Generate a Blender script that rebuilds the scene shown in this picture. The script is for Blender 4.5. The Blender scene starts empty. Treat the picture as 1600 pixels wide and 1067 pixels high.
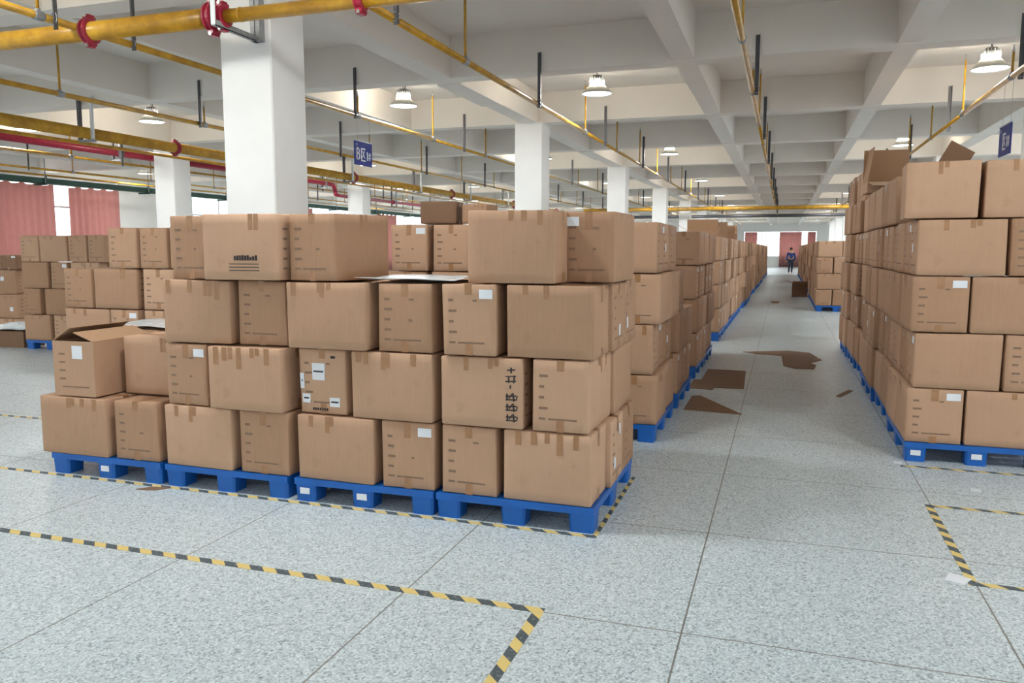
import bpy, bmesh, math, random
from mathutils import Matrix, Vector
R = math.radians
PI = math.pi
C = bpy.context.scene.collection
sc = bpy.context.scene

# ------------------------------------------------------------------ camera
CAMROWS = [(0.947411, 0.320018, 0.0), (-0.036498, 0.108053, 0.993475), (0.31793, -0.94123, 0.114051)]
cd = bpy.data.cameras.new('camera'); cam = bpy.data.objects.new('camera', cd); C.objects.link(cam)
r_, u_, b_ = [Vector(v) for v in CAMROWS]
cam.matrix_world = Matrix(((r_.x, u_.x, b_.x, 0), (r_.y, u_.y, b_.y, 0), (r_.z, u_.z, b_.z, 1.6), (0, 0, 0, 1)))
cd.sensor_width = 36; cd.lens = 1250 / 1600 * 36; cd.clip_end = 300; cd.clip_start = 0.05
sc.camera = cam

# ------------------------------------------------------------------ world, exposure, light levels
w = bpy.data.worlds.new('sky'); sc.world = w; w.use_nodes = True
bg = w.node_tree.nodes['Background']; bg.inputs[0].default_value = (0.75, 0.87, 1, 1); bg.inputs[1].default_value = 1.0
vs = sc.view_settings
vs.view_transform = 'Standard'; vs.look = 'None'; vs.gamma = 1; vs.use_curve_mapping = False
vs.exposure = -0.44
LAMP_W = 78.0          # watts of each high bay lamp
LAMP_COL = (0.95, 0.985, 1.0)
RING = 760.0             # emission of the glowing collar of a lamp
WIN = 4.4              # emission of daylight behind window panes
FILL_BACK = 2.6  # added fill: glow of the unseen panes behind the camera

# ------------------------------------------------------------------ materials
def lin(c):
    return tuple(((v / 255) / 12.92 if v / 255 <= 0.04045 else ((v / 255 + 0.055) / 1.055) ** 2.4) for v in c) + (1,)

class N:
    def __init__(s, name):
        s.m = bpy.data.materials.new(name); s.m.use_nodes = True
        s.t = s.m.node_tree; s.b = s.t.nodes['Principled BSDF']; s.co = None
    def new(s, k, **kw):
        n = s.t.nodes.new(k)
        for a, b in kw.items(): setattr(n, a, b)
        return n
    def link(s, a, b): s.t.links.new(a, b)
    def coord(s):
        if not s.co: s.co = s.new('ShaderNodeTexCoord').outputs['Object']
        return s.co
    def val(s, x, socket):
        if isinstance(x, (int, float)): socket.default_value = x
        else: s.link(x, socket)
    def math(s, op, a, b=0, c=None):
        n = s.new('ShaderNodeMath', operation=op); s.val(a, n.inputs[0]); s.val(b, n.inputs[1])
        if c is not None: s.val(c, n.inputs[2])
        return n.outputs[0]
    def noise(s, scale, detail=3, vec=None, stretch=None):
        v = vec or s.coord()
        if stretch:
            mp = s.new('ShaderNodeMapping'); mp.inputs['Scale'].default_value = stretch; s.link(v, mp.inputs[0]); v = mp.outputs[0]
        n = s.new('ShaderNodeTexNoise'); n.inputs['Scale'].default_value = scale; n.inputs['Detail'].default_value = detail
        s.link(v, n.inputs['Vector']); return n.outputs['Fac']
    def ramp(s, fac, stops):
        n = s.new('ShaderNodeValToRGB'); e = n.color_ramp.elements
        while len(e) < len(stops): e.new(0.5)
        for el, (p, c) in zip(e, stops): el.position = p; el.color = c
        s.link(fac, n.inputs[0]); return n.outputs[0]
    def mix(s, fac, a, b, blend='MIX'):
        n = s.new('ShaderNodeMix', data_type='RGBA', blend_type=blend)
        s.val(fac, n.inputs[0])
        for x, i in ((a, 6), (b, 7)):
            if isinstance(x, tuple): n.inputs[i].default_value = x
            else: s.link(x, n.inputs[i])
        return n.outputs[2]
    def bump(s, h, strength=0.2, dist=0.01):
        n = s.new('ShaderNodeBump'); n.inputs['Strength'].default_value = strength; n.inputs['Distance'].default_value = dist
        s.link(h, n.inputs['Height']); s.link(n.outputs[0], s.b.inputs['Normal'])
    def base(s, c):
        if isinstance(c, tuple): s.b.inputs['Base Color'].default_value = c
        else: s.link(c, s.b.inputs['Base Color'])
    def rough(s, r): s.val(r, s.b.inputs['Roughness'])

M = {}
def simple(key, rgb, rough=0.5, metal=0, var=0.06, scale=8, bump=0.0):
    n = N(key); c = lin(rgb)
    lo = tuple(v * (1 - var) for v in c[:3]) + (1,); hi = tuple(min(1, v * (1 + var)) for v in c[:3]) + (1,)
    f = n.noise(scale, 4)
    n.base(n.ramp(f, [(0.3, lo), (0.7, hi)])); n.rough(rough); n.b.inputs['Metallic'].default_value = metal
    if bump: n.bump(f, bump)
    M[key] = n.m; return n

def carton_mat(key, a, b, rough=0.82):
    n = N(key)
    oi = n.new('ShaderNodeObjectInfo')
    base = n.mix(oi.outputs['Random'], lin(a), lin(b))
    f1 = n.noise(2.3, 4); f2 = n.noise(60, 3, stretch=(1, 1, 0.12)); f3 = n.noise(9, 5)
    c = n.mix(n.math('MULTIPLY', f1, 0.45), base, tuple(v * 0.80 for v in lin(b)[:3]) + (1,))
    c = n.mix(n.math('MULTIPLY', f2, 0.22), c, tuple(v * 1.18 for v in lin(a)[:3]) + (1,))
    sp = n.ramp(f3, [(0.66, (0, 0, 0, 1)), (0.76, (1, 1, 1, 1))])
    c = n.mix(n.math('MULTIPLY', sp, 0.16), c, lin((120, 88, 60)))
    n.base(c); n.rough(rough); n.bump(f3, 0.12, 0.004); M[key] = n.m
carton_mat('kraft', (199, 163, 135), (160, 123, 94))
carton_mat('kraft_inside', (182, 146, 114), (172, 136, 104))
carton_mat('kraft_dark', (138, 106, 82), (120, 92, 70))
simple('packing_tape', (160, 118, 82), 0.32, var=0.12, scale=20)
simple('clear_tape', (196, 176, 148), 0.2, var=0.1, scale=20)
simple('ink', (78, 62, 52), 0.8)
simple('ink_grey', (132, 106, 88), 0.8)
simple('marker', (42, 38, 40), 0.7)
simple('label_paper', (226, 230, 236), 0.55, var=0.03)
simple('blue_plastic', (12, 92, 176), 0.42, var=0.10, scale=5, bump=0.05)
simple('column_paint', (232, 233, 232), 0.7, var=0.025, scale=3, bump=0.05)
simple('ceiling_paint', (232, 226, 218), 0.85, var=0.02, scale=2)
simple('wall_paint', (224, 224, 220), 0.8, var=0.03, scale=2)
simple('galvanised', (150, 153, 156), 0.5, 0.4, var=0.15, scale=25)
simple('dark_steel', (92, 92, 96), 0.45, 0.6, var=0.15, scale=25)
simple('white_metal', (220, 224, 226), 0.45, var=0.04)
simple('red_paint', (150, 26, 52), 0.35, var=0.12, scale=14)
simple('green_paint', (38, 78, 68), 0.5, var=0.1, scale=5)
simple('curtain_cloth', (196, 112, 108), 0.9, var=0.08, scale=6)
simple('sign_blue', (8, 36, 128), 0.6, var=0.03)
simple('sign_white', (236, 238, 244), 0.5, var=0.01)
simple('shade_grey', (190, 190, 182), 0.4, 0.1, var=0.04)
simple('housing', (110, 112, 108), 0.5, 0.2, var=0.08)
simple('cable_rubber', (150, 150, 146), 0.6)
simple('bolt', (190, 190, 185), 0.3, 0.9)
simple('frame_white', (214, 218, 220), 0.5)
simple('skin', (190, 145, 120), 0.6)
simple('blue_cloth', (40, 62, 120), 0.9)
simple('dark_cloth', (40, 46, 66), 0.9)
simple('hair', (24, 20, 18), 0.7)
simple('plastic_film', (226, 234, 238), 0.18, var=0.04, scale=14, bump=0.4)
n = simple('curtain_cloth', (172, 126, 120), 0.9, var=0.08, scale=6)
n.b.inputs['Subsurface Weight'].default_value = 0.0
tr = n.new('ShaderNodeBsdfTranslucent'); tr.inputs[0].default_value = lin((216, 176, 170))
ms = n.new('ShaderNodeMixShader'); ms.inputs[0].default_value = 0.5
n.link(n.b.outputs[0], ms.inputs[1]); n.link(tr.outputs[0], ms.inputs[2])
n.link(ms.outputs[0], n.t.nodes['Material Output'].inputs[0])

# yellow enamel with worn dull patches
n = N('yellow_paint'); f = n.noise(7, 5); g = n.noise(55, 4, stretch=(0.4, 0.4, 1))
c = n.ramp(f, [(0.35, lin((164, 120, 30))), (0.65, lin((196, 150, 40)))])
c = n.mix(n.math('MULTIPLY', n.ramp(g, [(0.52, (0, 0, 0, 1)), (0.75, (1, 1, 1, 1))]), 0.45), c, lin((140, 98, 30)))
n.base(c); n.rough(0.3); n.bump(g, 0.15, 0.002); M['yellow_paint'] = n.m

# terrazzo floor with divider strips
n = N('terrazzo')
vor = n.new('ShaderNodeTexVoronoi'); vor.inputs['Scale'].default_value = 110; n.link(n.coord(), vor.inputs['Vector'])
bw = n.new('ShaderNodeRGBToBW'); n.link(vor.outputs['Color'], bw.inputs[0])
chips = n.ramp(bw.outputs[0], [(0.10, lin((134, 146, 152))), (0.32, lin((190, 202, 207))), (0.62, lin((210, 221, 226))), (0.88, lin((232, 240, 243)))])
edge = n.ramp(vor.outputs['Distance'], [(0.35, (1, 1, 1, 1)), (0.8, (0.80, 0.83, 0.84, 1))])
c = n.mix(1.0, chips, edge, 'MULTIPLY')
f = n.noise(0.8, 5); c = n.mix(n.math('MULTIPLY', f, 0.25), c, lin((176, 186, 190)))
f2 = n.noise(5, 6); st = n.ramp(f2, [(0.66, (0, 0, 0, 1)), (0.78, (1, 1, 1, 1))]); c = n.mix(n.math('MULTIPLY', st, 0.25), c, lin((140, 142, 140)))
sx = n.new('ShaderNodeSeparateXYZ'); n.link(n.coord(), sx.inputs[0])
def joint(v, off, period, wd):
    a = n.math('FRACT', n.math('DIVIDE', n.math('SUBTRACT', v, off - 50 * period), period))
    a = n.math('MINIMUM', a, n.math('SUBTRACT', 1, a))
    return n.math('LESS_THAN', a, wd / period / 2)
j = n.math('MAXIMUM', joint(sx.outputs[0], -0.35, 1.285, 0.008), joint(sx.outputs[1], 3.26, 1.26, 0.008))
c = n.mix(n.math('MULTIPLY', j, 0.85), c, lin((105, 100, 92)))
n.base(c); n.rough(n.math('ADD', 0.24, n.math('MULTIPLY', f, 0.25))); M['terrazzo'] = n.m

# hazard tape: slanted yellow and black
n = N('hazard_tape'); sx = n.new('ShaderNodeSeparateXYZ'); n.link(n.coord(), sx.inputs[0])
a = n.math('FRACT', n.math('DIVIDE', n.math('ADD', n.math('ADD', sx.outputs[0], sx.outputs[1]), 50), 0.155))
f = n.noise(60, 4)
c = n.mix(n.math('GREATER_THAN', a, 0.5), lin((222, 196, 120)), lin((70, 82, 88)))
c = n.mix(n.math('MULTIPLY', n.ramp(f, [(0.55, (0, 0, 0, 1)), (0.7, (1, 1, 1, 1))]), 0.4), c, lin((190, 196, 196)))
n.base(c); n.rough(0.6); M['hazard_tape'] = n.m

def emis(key, col, strength):
    m = bpy.data.materials.new(key); m.use_nodes = True; t = m.node_tree
    t.nodes.remove(t.nodes['Principled BSDF']); e = t.nodes.new('ShaderNodeEmission')
    e.inputs[0].default_value = col; e.inputs[1].default_value = strength
    t.links.new(e.outputs[0], t.nodes['Material Output'].inputs[0]); M[key] = m
emis('daylight_pane', (0.90, 0.96, 1, 1), WIN)
emis('fill_pane_back', (0.86, 0.94, 1, 1), FILL_BACK)
emis('lamp_glow', (0.92, 0.98, 1, 1), 9)
emis('ring_glow', (1, 0.91, 0.76, 1), RING)

# ------------------------------------------------------------------ mesh helpers
class MB:
    def __init__(s): s.v = []; s.f = []
    def box(s, x0, x1, y0, y1, z0, z1):
        b = len(s.v)
        s.v += [(x0, y0, z0), (x1, y0, z0), (x1, y1, z0), (x0, y1, z0), (x0, y0, z1), (x1, y0, z1), (x1, y1, z1), (x0, y1, z1)]
        s.f += [tuple(b + i for i in q) for q in ((0, 3, 2, 1), (4, 5, 6, 7), (0, 1, 5, 4), (1, 2, 6, 5), (2, 3, 7, 6), (3, 0, 4, 7))]
        return s
    def obox(s, p, ax, ay, az):      # centre, half vectors
        b = len(s.v); p = Vector(p); ax = Vector(ax); ay = Vector(ay); az = Vector(az)
        for sz in (-1, 1):
            for sx_, sy in ((-1, -1), (1, -1), (1, 1), (-1, 1)): s.v.append(tuple(p + ax * sx_ + ay * sy + az * sz))
        s.f += [tuple(b + i for i in q) for q in ((0, 3, 2, 1), (4, 5, 6, 7), (0, 1, 5, 4), (1, 2, 6, 5), (2, 3, 7, 6), (3, 0, 4, 7))]
        return s
    def tube(s, pts, r, seg=14, cap=True):
        pts = [Vector(p) for p in pts]; rs = r if isinstance(r, (list, tuple)) else [r] * len(pts)
        b = len(s.v); ref = None
        for i, p in enumerate(pts):
            d = (pts[min(i + 1, len(pts) - 1)] - pts[max(i - 1, 0)]).normalized()
            if ref is None: ref = Vector((0, 0, 1)) if abs(d.z) < 0.9 else Vector((1, 0, 0))
            a = d.cross(ref).normalized(); c = a.cross(d).normalized(); ref = c
            for k in range(seg):
                t = 2 * PI * k / seg; s.v.append(tuple(p + (a * math.cos(t) + c * math.sin(t)) * rs[i]))
        for i in range(len(pts) - 1):
            for k in range(seg):
                k2 = (k + 1) % seg
                s.f.append((b + i * seg + k, b + i * seg + k2, b + (i + 1) * seg + k2, b + (i + 1) * seg + k))
        if cap:
            s.f.append(tuple(b + k for k in range(seg))[::-1]); e = b + (len(pts) - 1) * seg
            s.f.append(tuple(e + k for k in range(seg)))
        return s
    def lathe(s, prof, seg=28, o=(0, 0, 0)):
        b = len(s.v)
        for r, z in prof:
            for k in range(seg):
                t = 2 * PI * k / seg; s.v.append((o[0] + r * math.cos(t), o[1] + r * math.sin(t), o[2] + z))
        for i in range(len(prof) - 1):
            for k in range(seg):
                k2 = (k + 1) % seg
                s.f.append((b + i * seg + k, b + i * seg + k2, b + (i + 1) * seg + k2, b + (i + 1) * seg + k))
        return s
    def grid(s, fn, nu, nv):
        b = len(s.v)
        for i in range(nu + 1):
            for j_ in range(nv + 1): s.v.append(tuple(fn(i / nu, j_ / nv)))
        for i in range(nu):
            for j_ in range(nv):
                a = b + i * (nv + 1) + j_; s.f.append((a, a + nv + 1, a + nv + 2, a + 1))
        return s
    def poly(s, pts):
        b = len(s.v); s.v += [tuple(p) for p in pts]; s.f.append(tuple(range(b, b + len(pts)))); return s
    def prism(s, pts, h):            # closed outline (x,y) extruded in z from 0 to h
        b = len(s.v); k = len(pts)
        s.v += [(x, y, 0) for x, y in pts] + [(x, y, h) for x, y in pts]
        s.f.append(tuple(b + i for i in range(k))[::-1]); s.f.append(tuple(b + k + i for i in range(k)))
        for i in range(k):
            j_ = (i + 1) % k; s.f.append((b + i, b + j_, b + k + j_, b + k + i))
        return s
    def mesh(s, name, mat, smooth=False):
        me = bpy.data.meshes.new(name); me.from_pydata(s.v, [], s.f); me.materials.append(M[mat])
        if smooth: me.shade_smooth()
        me.update(); return me
    def build(s, name, mat, parent=None, smooth=False, loc=(0, 0, 0), rot=0):
        return link(name, s.mesh(name, mat, smooth), parent, loc, rot)

def link(name, me, parent=None, loc=(0, 0, 0), rot=0):
    o = bpy.data.objects.new(name, me); C.objects.link(o); o.location = loc; o.rotation_euler = (0, 0, rot)
    if parent: o.parent = parent
    return o
def tag(o, label, cat, group=None, kind=None):
    o['label'] = label; o['category'] = cat
    if group: o['group'] = group
    if kind: o['kind'] = kind
    return o
def thing(name, label, cat, loc=(0, 0, 0), rot=0, group=None):
    return tag(link(name, None, None, loc, rot), label, cat, group)
def copy_tree(o, parent=None):
    c_ = o.copy(); C.objects.link(c_); c_.parent = parent
    for ch in list(o.children): copy_tree(ch, c_)
    return c_
ORD = ['first', 'second', 'third', 'fourth', 'fifth', 'sixth', 'seventh', 'eighth', 'ninth', 'tenth', 'eleventh', 'twelfth',
       'thirteenth', 'fourteenth', 'fifteenth', 'sixteenth', 'seventeenth', 'eighteenth', 'nineteenth', 'twentieth', 'twenty-first', 'twenty-second',
       'twenty-third', 'twenty-fourth', 'twenty-fifth', 'twenty-sixth', 'twenty-seventh', 'twenty-eighth', 'twenty-ninth', 'thirtieth']
ORD += ['thirty-' + q for q in ORD[:9]] + ['fortieth'] + ['forty-' + q for q in ORD[:9]]

# ------------------------------------------------------------------ shell of the hall
XW0, XW1, YW0, YW1 = -20.6, 11.95, -7.0, 78.4
ZB, ZS = 3.85, 4.38          # beam underside, slab underside
S = 'structure'
tag(MB().box(XW0 - .3, XW1 + .3, YW0 - .3, YW1 + .3, -.2, 0).build('floor', 'terrazzo'), 'pale speckled terrazzo floor with thin divider strips', 'floor', kind=S)
tag(MB().box(XW0 - .3, XW1 + .3, YW0 - .3, YW1 + .3, ZS, ZS + .25).build('ceiling', 'ceiling_paint'), 'off white concrete ceiling slab above a grid of beams', 'ceiling', kind=S)
COLX = [-12.475, -4.405, 3.66]; COLY = [-1.8 + 8 * k for k in range(10)]
nt = [0]
def trim(mb, mat, label, cat='beam'):
    nt[0] += 1; return tag(mb.build('trim_%d' % nt[0], mat), label, cat, kind=S)
def od(i): return ORD[i] if i < len(ORD) else 'distant'
xi = 0
ys = [-5.8 + 4 * k for k in range(21)]
for i, y in enumerate(ys):
    trim(MB().box(XW0, XW1, y - .15, y + .15, ZB, ZS), 'ceiling_paint', 'white concrete ceiling cross beam, %s from the back wall behind the camera' % od(i))
ybeams = [-17.42, -14.97, -12.475, -9.32, -6.87, -4.405, -1.22, 1.23, 3.66, 6.84, 9.3]
gaps = [YW0] + sum([[y - .15, y + .15] for y in ys], []) + [YW1]
for i, x in enumerate(ybeams):
    wd = .15 if x in COLX else .13
    mb = MB()
    for a in range(0, len(gaps), 2):
        if gaps[a + 1] - gaps[a] > .01: mb.box(x - wd, x + wd, gaps[a], gaps[a + 1], ZB if x in COLX else ZB + .012, ZS)
    trim(mb, 'ceiling_paint', 'white concrete ceiling beam along the aisle, %s from the left wall' % od(i))
for x in (-4.405, -12.475):          # plaster thickening of the column beam that stops short of each column
    for k in range(4):
        y1 = 12.1 + 8 * (k)
        mb = MB().box(x - .175, x + .175, y1 - 1.75 + (.0), y1, ZB - .02, ZB + .3)
        trim(mb, 'ceiling_paint', 'thickened beam stretch before the %s column of the %s column row' % (od(k + 1), 'right' if x > -5 else 'left'))
for j_, x in enumerate(COLX):
    for k, y in enumerate(COLY):
        if y > 72: continue
        rown = ('left', 'middle', 'right')[j_]
        mb = MB(); a = .255
        ch = .012
        mb.prism([(-a + ch, -a), (a - ch, -a), (a, -a + ch), (a, a - ch), (a - ch, a), (-a + ch, a), (-a, a - ch), (-a, -a + ch)], ZB)
        o = mb.build('concrete_column', 'column_paint', None, False, (x, y, 0))
        if k == 1 and j_ == 1: lb = 'large white square concrete column standing behind the front carton stacks'
        else: lb = 'white square concrete column, %s of the %s column row counted from the camera' % (ORD[max(k - 1, 0)] if k else 'one behind the camera', rown)
        if k == 0: lb = 'white square concrete column of the %s row behind the camera' % rown
        tag(o, lb, 'column', 'concrete columns', S)

def wall_with_windows(axis, pos, outward, a0, a1, wins, z0, z1, name, lab, pane='daylight_pane'):
    # wall slab along an axis with rectangular openings
    t = .24; p0, p1 = (pos, pos + outward * t) if outward > 0 else (pos + outward * t, pos)
    mb = MB()
    def bx_(u0, u1, zz0, zz1, q0=p0, q1=p1, m=None):
        m = m or mb
        if axis == 'y': m.box(q0, q1, u0, u1, zz0, zz1)
        else: m.box(u0, u1, q0, q1, zz0, zz1)
    bx_(a0, a1, 0, z0); bx_(a0, a1, z1, ZS)
    cur = a0
    for (u0, u1) in wins:
        bx_(cur, u0, z0, z1); cur = u1
    bx_(cur, a1, z0, z1)
    tag(mb.build(name, 'wall_paint'), lab, 'wall', kind=S)
    for (u0, u1) in wins:
        nw[0] += 1
        fr = MB(); q = pos + outward * .10; f0, f1 = q - .03, q + .03
        bx_(u0, u1, z0, z0 + .06, f0, f1, fr); bx_(u0, u1, z1 - .06, z1, f0, f1, fr)
        nn = 4
        for k in range(nn + 1):
            u = u0 + (u1 - u0) * k / nn; h_ = .03
            bx_(max(u - h_, u0), min(u + h_, u1), z0 + .06, z1 - .06, f0, f1, fr)
        for k in range(nn):
            ua = u0 + (u1 - u0) * k / nn + .03; ub = u0 + (u1 - u0) * (k + 1) / nn - .03
            bx_(ua, ub, z0 + (z1 - z0) * .68, z0 + (z1 - z0) * .68 + .05, f0, f1, fr)
        o = tag(fr.build('window_%d' % nw[0], 'frame_white'), 'white framed window %s full of daylight' % lab_w(name, u0, len(wins)), 'window', kind=S)
        pb = MB(); bx_(u0, u1, z0, z1, q + outward * .05 - .004, q + outward * .05 + .004, pb)
        pb.build('pane', pane, o)
nw = [0]
cnt = {}
def lab_w(name, u0, n_):
    cnt[name] = cnt.get(name, -1) + 1
    return '%s in the %s' % (ORD[cnt[name]], {'wall_left': 'left wall', 'wall_right': 'right wall', 'wall_far': 'far end wall', 'wall_back': 'wall behind the camera, added as fill,'}[name])
lw = [(y + .75, y + 6.7) for y in [-1.8 + 8 * k for k in range(10)] if y + 6.7 < YW1]
wall_with_windows('y', XW0, -1, YW0, YW1, lw, .95, 3.75, 'wall_left', 'white plastered left wall with tall windows')
wall_with_windows('y', XW1, 1, YW0, YW1, lw, .95, 3.6, 'wall_right', 'white plastered right wall with windows')
wall_with_windows('x', YW1, 1, XW0, XW1, [(-19.5, -14), (-11, -6), (-3.6, 2.8), (5, 10.5)], .95, 3.3, 'wall_far', 'white end wall far down the aisle')
wall_with_windows('x', YW0, -1, XW0, XW1, [(-19.5, -13.5), (-11.5, -5.5), (-3.4, 2.8), (4.6, 10.8)], .7, 3.7, 'wall_back', 'white wall behind the camera', 'fill_pane_back')  # unseen glowing windows added to light the faces turned to the camera

# ------------------------------------------------------------------ lamps
LX = {-18.6: 'outer left', -13.95: 'far left', -10.95: 'left', -5.9: 'near left', -2.72: 'aisle', 2.42: 'right', 5.3: 'far right', 9.6: 'outer right'}
def make_lamp():
    t = thing('high_bay_lamp', '', 'lamp')
    # origin at the rim height
    MB().lathe([(.225, -.004), (.228, 0), (.205, .03), (.15, .085), (.112, .125), (.108, .125), (.146, .083), (.2, .028), (.222, -.004)], 32).build('lamp_shade', 'shade_grey', t, True)
    MB().lathe([(0, .012), (.1, .012), (.215, .006)], 32).build('diffuser', 'lamp_glow', t)
    MB().lathe([(.104, .125), (.104, .152), (.0, .152)], 24).build('glowing_collar', 'ring_glow', t)
    hb = MB().lathe([(0, .152), (.1, .153), (.098, .215), (0, .216)], 24)
    for k in range(16):
        a = 2 * PI * k / 16; d = Vector((math.cos(a), math.sin(a), 0)); n_ = Vector((-d.y, d.x, 0))
        hb.obox(d * .1 + Vector((0, 0, .2)), d * .012, n_ * .003, (0, 0, .04))
    hb.build('heat_sink', 'white_metal', t)
    MB().lathe([(.085, .216), (.09, .222), (.09, .245), (.07, .262), (0, .266)], 24).build('housing', 'housing', t, True)
    MB().tube([(0, 0, .262), (.02, 0, .285), (.035, 0, .3), (.02, 0, .32), (-.01, 0, .31), (0, 0, .29)], .007, 8).build('hook', 'dark_steel', t, True)
    MB().tube([(0, 0, .3), (-.01, 0, .36), (-.015, 0, ZS - 3.9)], .004, 6).build('hanging_wire', 'cable_rubber', t, True)
    MB().tube([(.02, 0, .27), (.05, 0, .33), (.03, .0, .41), (.055, 0, ZS - 3.9)], .007, 8).build('power_cable', 'cable_rubber', t, True)
    ld = bpy.data.lights.new('lamp_light', 'AREA'); ld.shape = 'DISK'; ld.size = .34; ld.energy = LAMP_W; ld.color = LAMP_COL
    lo = bpy.data.objects.new('lamp_light', ld); C.objects.link(lo); lo.parent = t; lo.location = (0, 0, -.006)
    return t
lamp0 = None
for x in sorted(LX):
    for k in range(-1, 9):
        y = 4 + 8 * k
        if lamp0 is None: lamp0 = make_lamp(); o = lamp0
        else: o = copy_tree(lamp0)
        o.location = (x, y + (0 if k else -.1), 3.9)
        o.rotation_euler.z = (x * 7 + y) % 6
        o['label'] = 'white bell shaped high bay lamp, %s from the camera in the %s lamp line' % (ORD[k] if k >= 0 else 'one behind the camera', LX[x]) if k >= 0 else 'white bell shaped high bay lamp of the %s lamp line, hanging behind the camera' % LX[x]
        o['group'] = 'high bay lamps'

# ------------------------------------------------------------------ pipes
def ring(mb, p, axis, r, ln, seg=18):
    a = Vector(axis) * ln / 2; p = Vector(p); mb.tube([p - a, p - a * .8, p + a * .8, p + a], [r * .93, r, r, r * .93], seg)
def red_clamp(parent, p, axis, r):
    """grooved coupling: two ribs, with bolt ears above and below"""
    p = Vector(p); a = Vector(axis).normalized(); s_ = a.cross(Vector((0, 0, 1))).normalized()
    up = Vector((0, 0, 1))
    mb = MB()
    for q in (-.022, .022):
        mb.tube([p + a * (q - .014), p + a * (q - .008), p + a * (q + .008), p + a * (q + .014)], [r * 1.12, r * 1.32, r * 1.32, r * 1.12], 24)
    mb.tube([p - a * .03, p + a * .03], r * 1.2, 24)
    for sg in (-1, 1):
        e = p + up * sg * r * 1.42 + s_ * .0
        mb.obox(e, a * .022, s_ * .032, up * .02)
        mb.obox(p + up * sg * r * 1.25, a * .026, s_ * .045, up * .016)
    o = mb.build('grooved_coupling', 'red_paint', parent)
    for sg in (-1, 1):
        b = MB(); e = p + up * sg * r * 1.48
        b.tube([e - s_ * .05, e + s_ * .05], .009, 8); b.tube([e - s_ * .052, e - s_ * .034], .015, 6); b.tube([e + s_ * .034, e + s_ * .052], .015, 6)
        b.build('bolt', 'bolt', o)

ZP = 3.46
beams_y = ys
SPR = [(-3.07, 5.5, 62, 'over the left edge of the aisle'), (-.42, 2.0, 62, 'over the middle of the aisle'), (2.27, 2.0, 62, 'over the right carton stacks'),
       (-5.72, 3.0, 62, 'just left of the near column'), (-8.32, 3.2, 62, 'second left of the near column'),
       (-13.7, 6, 62, 'left of the leftmost column row'), (-16.4, 8, 62, 'between the cable tray and the left columns')]
SPR_H = []
for (x, y0, y1, where) in SPR:
    t = thing('sprinkler_pipe', 'thin yellow ceiling sprinkler pipe %s' % where, 'pipe', (x, y0, ZP))
    b0, b1, b2 = .031, .025, .019
    MB().tube([(0, 0, 0), (0, max(12.7 - y0, .1), 0)], b0, 14).build('pipe_run', 'yellow_paint', t, True)
    MB().tube([(0, 12.7 - y0, 0), (0, 23 - y0, 0)], b1, 12).build('pipe_run', 'yellow_paint', t, True)
    MB().tube([(0, 23 - y0, 0), (0, y1 - y0, 0)], b2, 10).build('pipe_run', 'yellow_paint', t, True)
    y = 5.09 - 2.55
    k = 0
    while y < 46:
        if y > y0 + .2 and not (x in (2.27, -5.72) and min((y - 4) % 8, 8 - (y - 4) % 8) < .42):
            near = min(abs(y - b) for b in beams_y) < .32
            top = 3.74 if near else 4.2
            rr = MB().tube([(0, y - y0, 0), (0, y - y0, top - ZP)], .0135, 10).build('riser_pipe', 'yellow_paint', t, True)
            fit = MB(); ring(fit, (0, y - y0, 0), (0, 1, 0), b0 * 1.25 if y < 12.8 else b1 * 1.3, .09); fit.tube([(0, y - y0, 0), (0, y - y0, .05)], .021, 12)
            fit.build('tee_fitting', 'galvanised', t, True)
            hd = MB().lathe([(.0, -.02), (.017, -.02), (.017, .0), (.009, .005), (.009, .02), (.013, .022), (.009, .024), (.005, .045), (.016, .05), (.016, .053), (0, .053)], 10, (0, y - y0, top - ZP))
            hd.build('sprinkler_head', 'bolt', rr, True)
        y += 2.55; k += 1
    SPR_H.append((x, y0, where))

h0 = None
def hanger_proto():
    t = thing('pipe_hanger', '', 'hanger')
    MB().box(-.024, .024, -.004, 0, -.06, .62).box(.019, .024, -.036, -.004, -.06, .62).build('angle_bar', 'dark_steel', t)
    mb = MB()
    mb.tube([(.0, -.035 + .035 * math.cos(a), 0 + .036 * math.sin(a)) for a in [PI * 2 * k / 14 for k in range(15)]], .004, 6)
    cl = mb.build('clamp_ring', 'galvanised', t, True)
    for v in cl.data.vertices: v.co = (v.co.y + .035, v.co.x - .02, v.co.z)
    return t
for (x, y0, where) in SPR_H:
    for yb in beams_y:
        if yb < y0 + .1 or yb > 44: continue
        if h0 is None: h0 = hanger_proto(); o = h0
        else: o = copy_tree(h0)
        o.location = (x + .045, yb - .152, ZP)
        o['label'] = 'steel hanger on %s cross beam for pipe %s' % (od(beams_y.index(yb)), where); o['group'] = 'sprinkler pipe hangers'
# hanger seen against the slab at the left end
for (x, y, wh) in ((-5.66, 5.2, 'before the yellow main pipe'),):
    o = copy_tree(h0); o.location = (x, y, ZP); o.scale.z = 1.45; o['label'] = 'pale steel strap hanger holding the thin pipe %s, at top left' % wh

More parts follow.
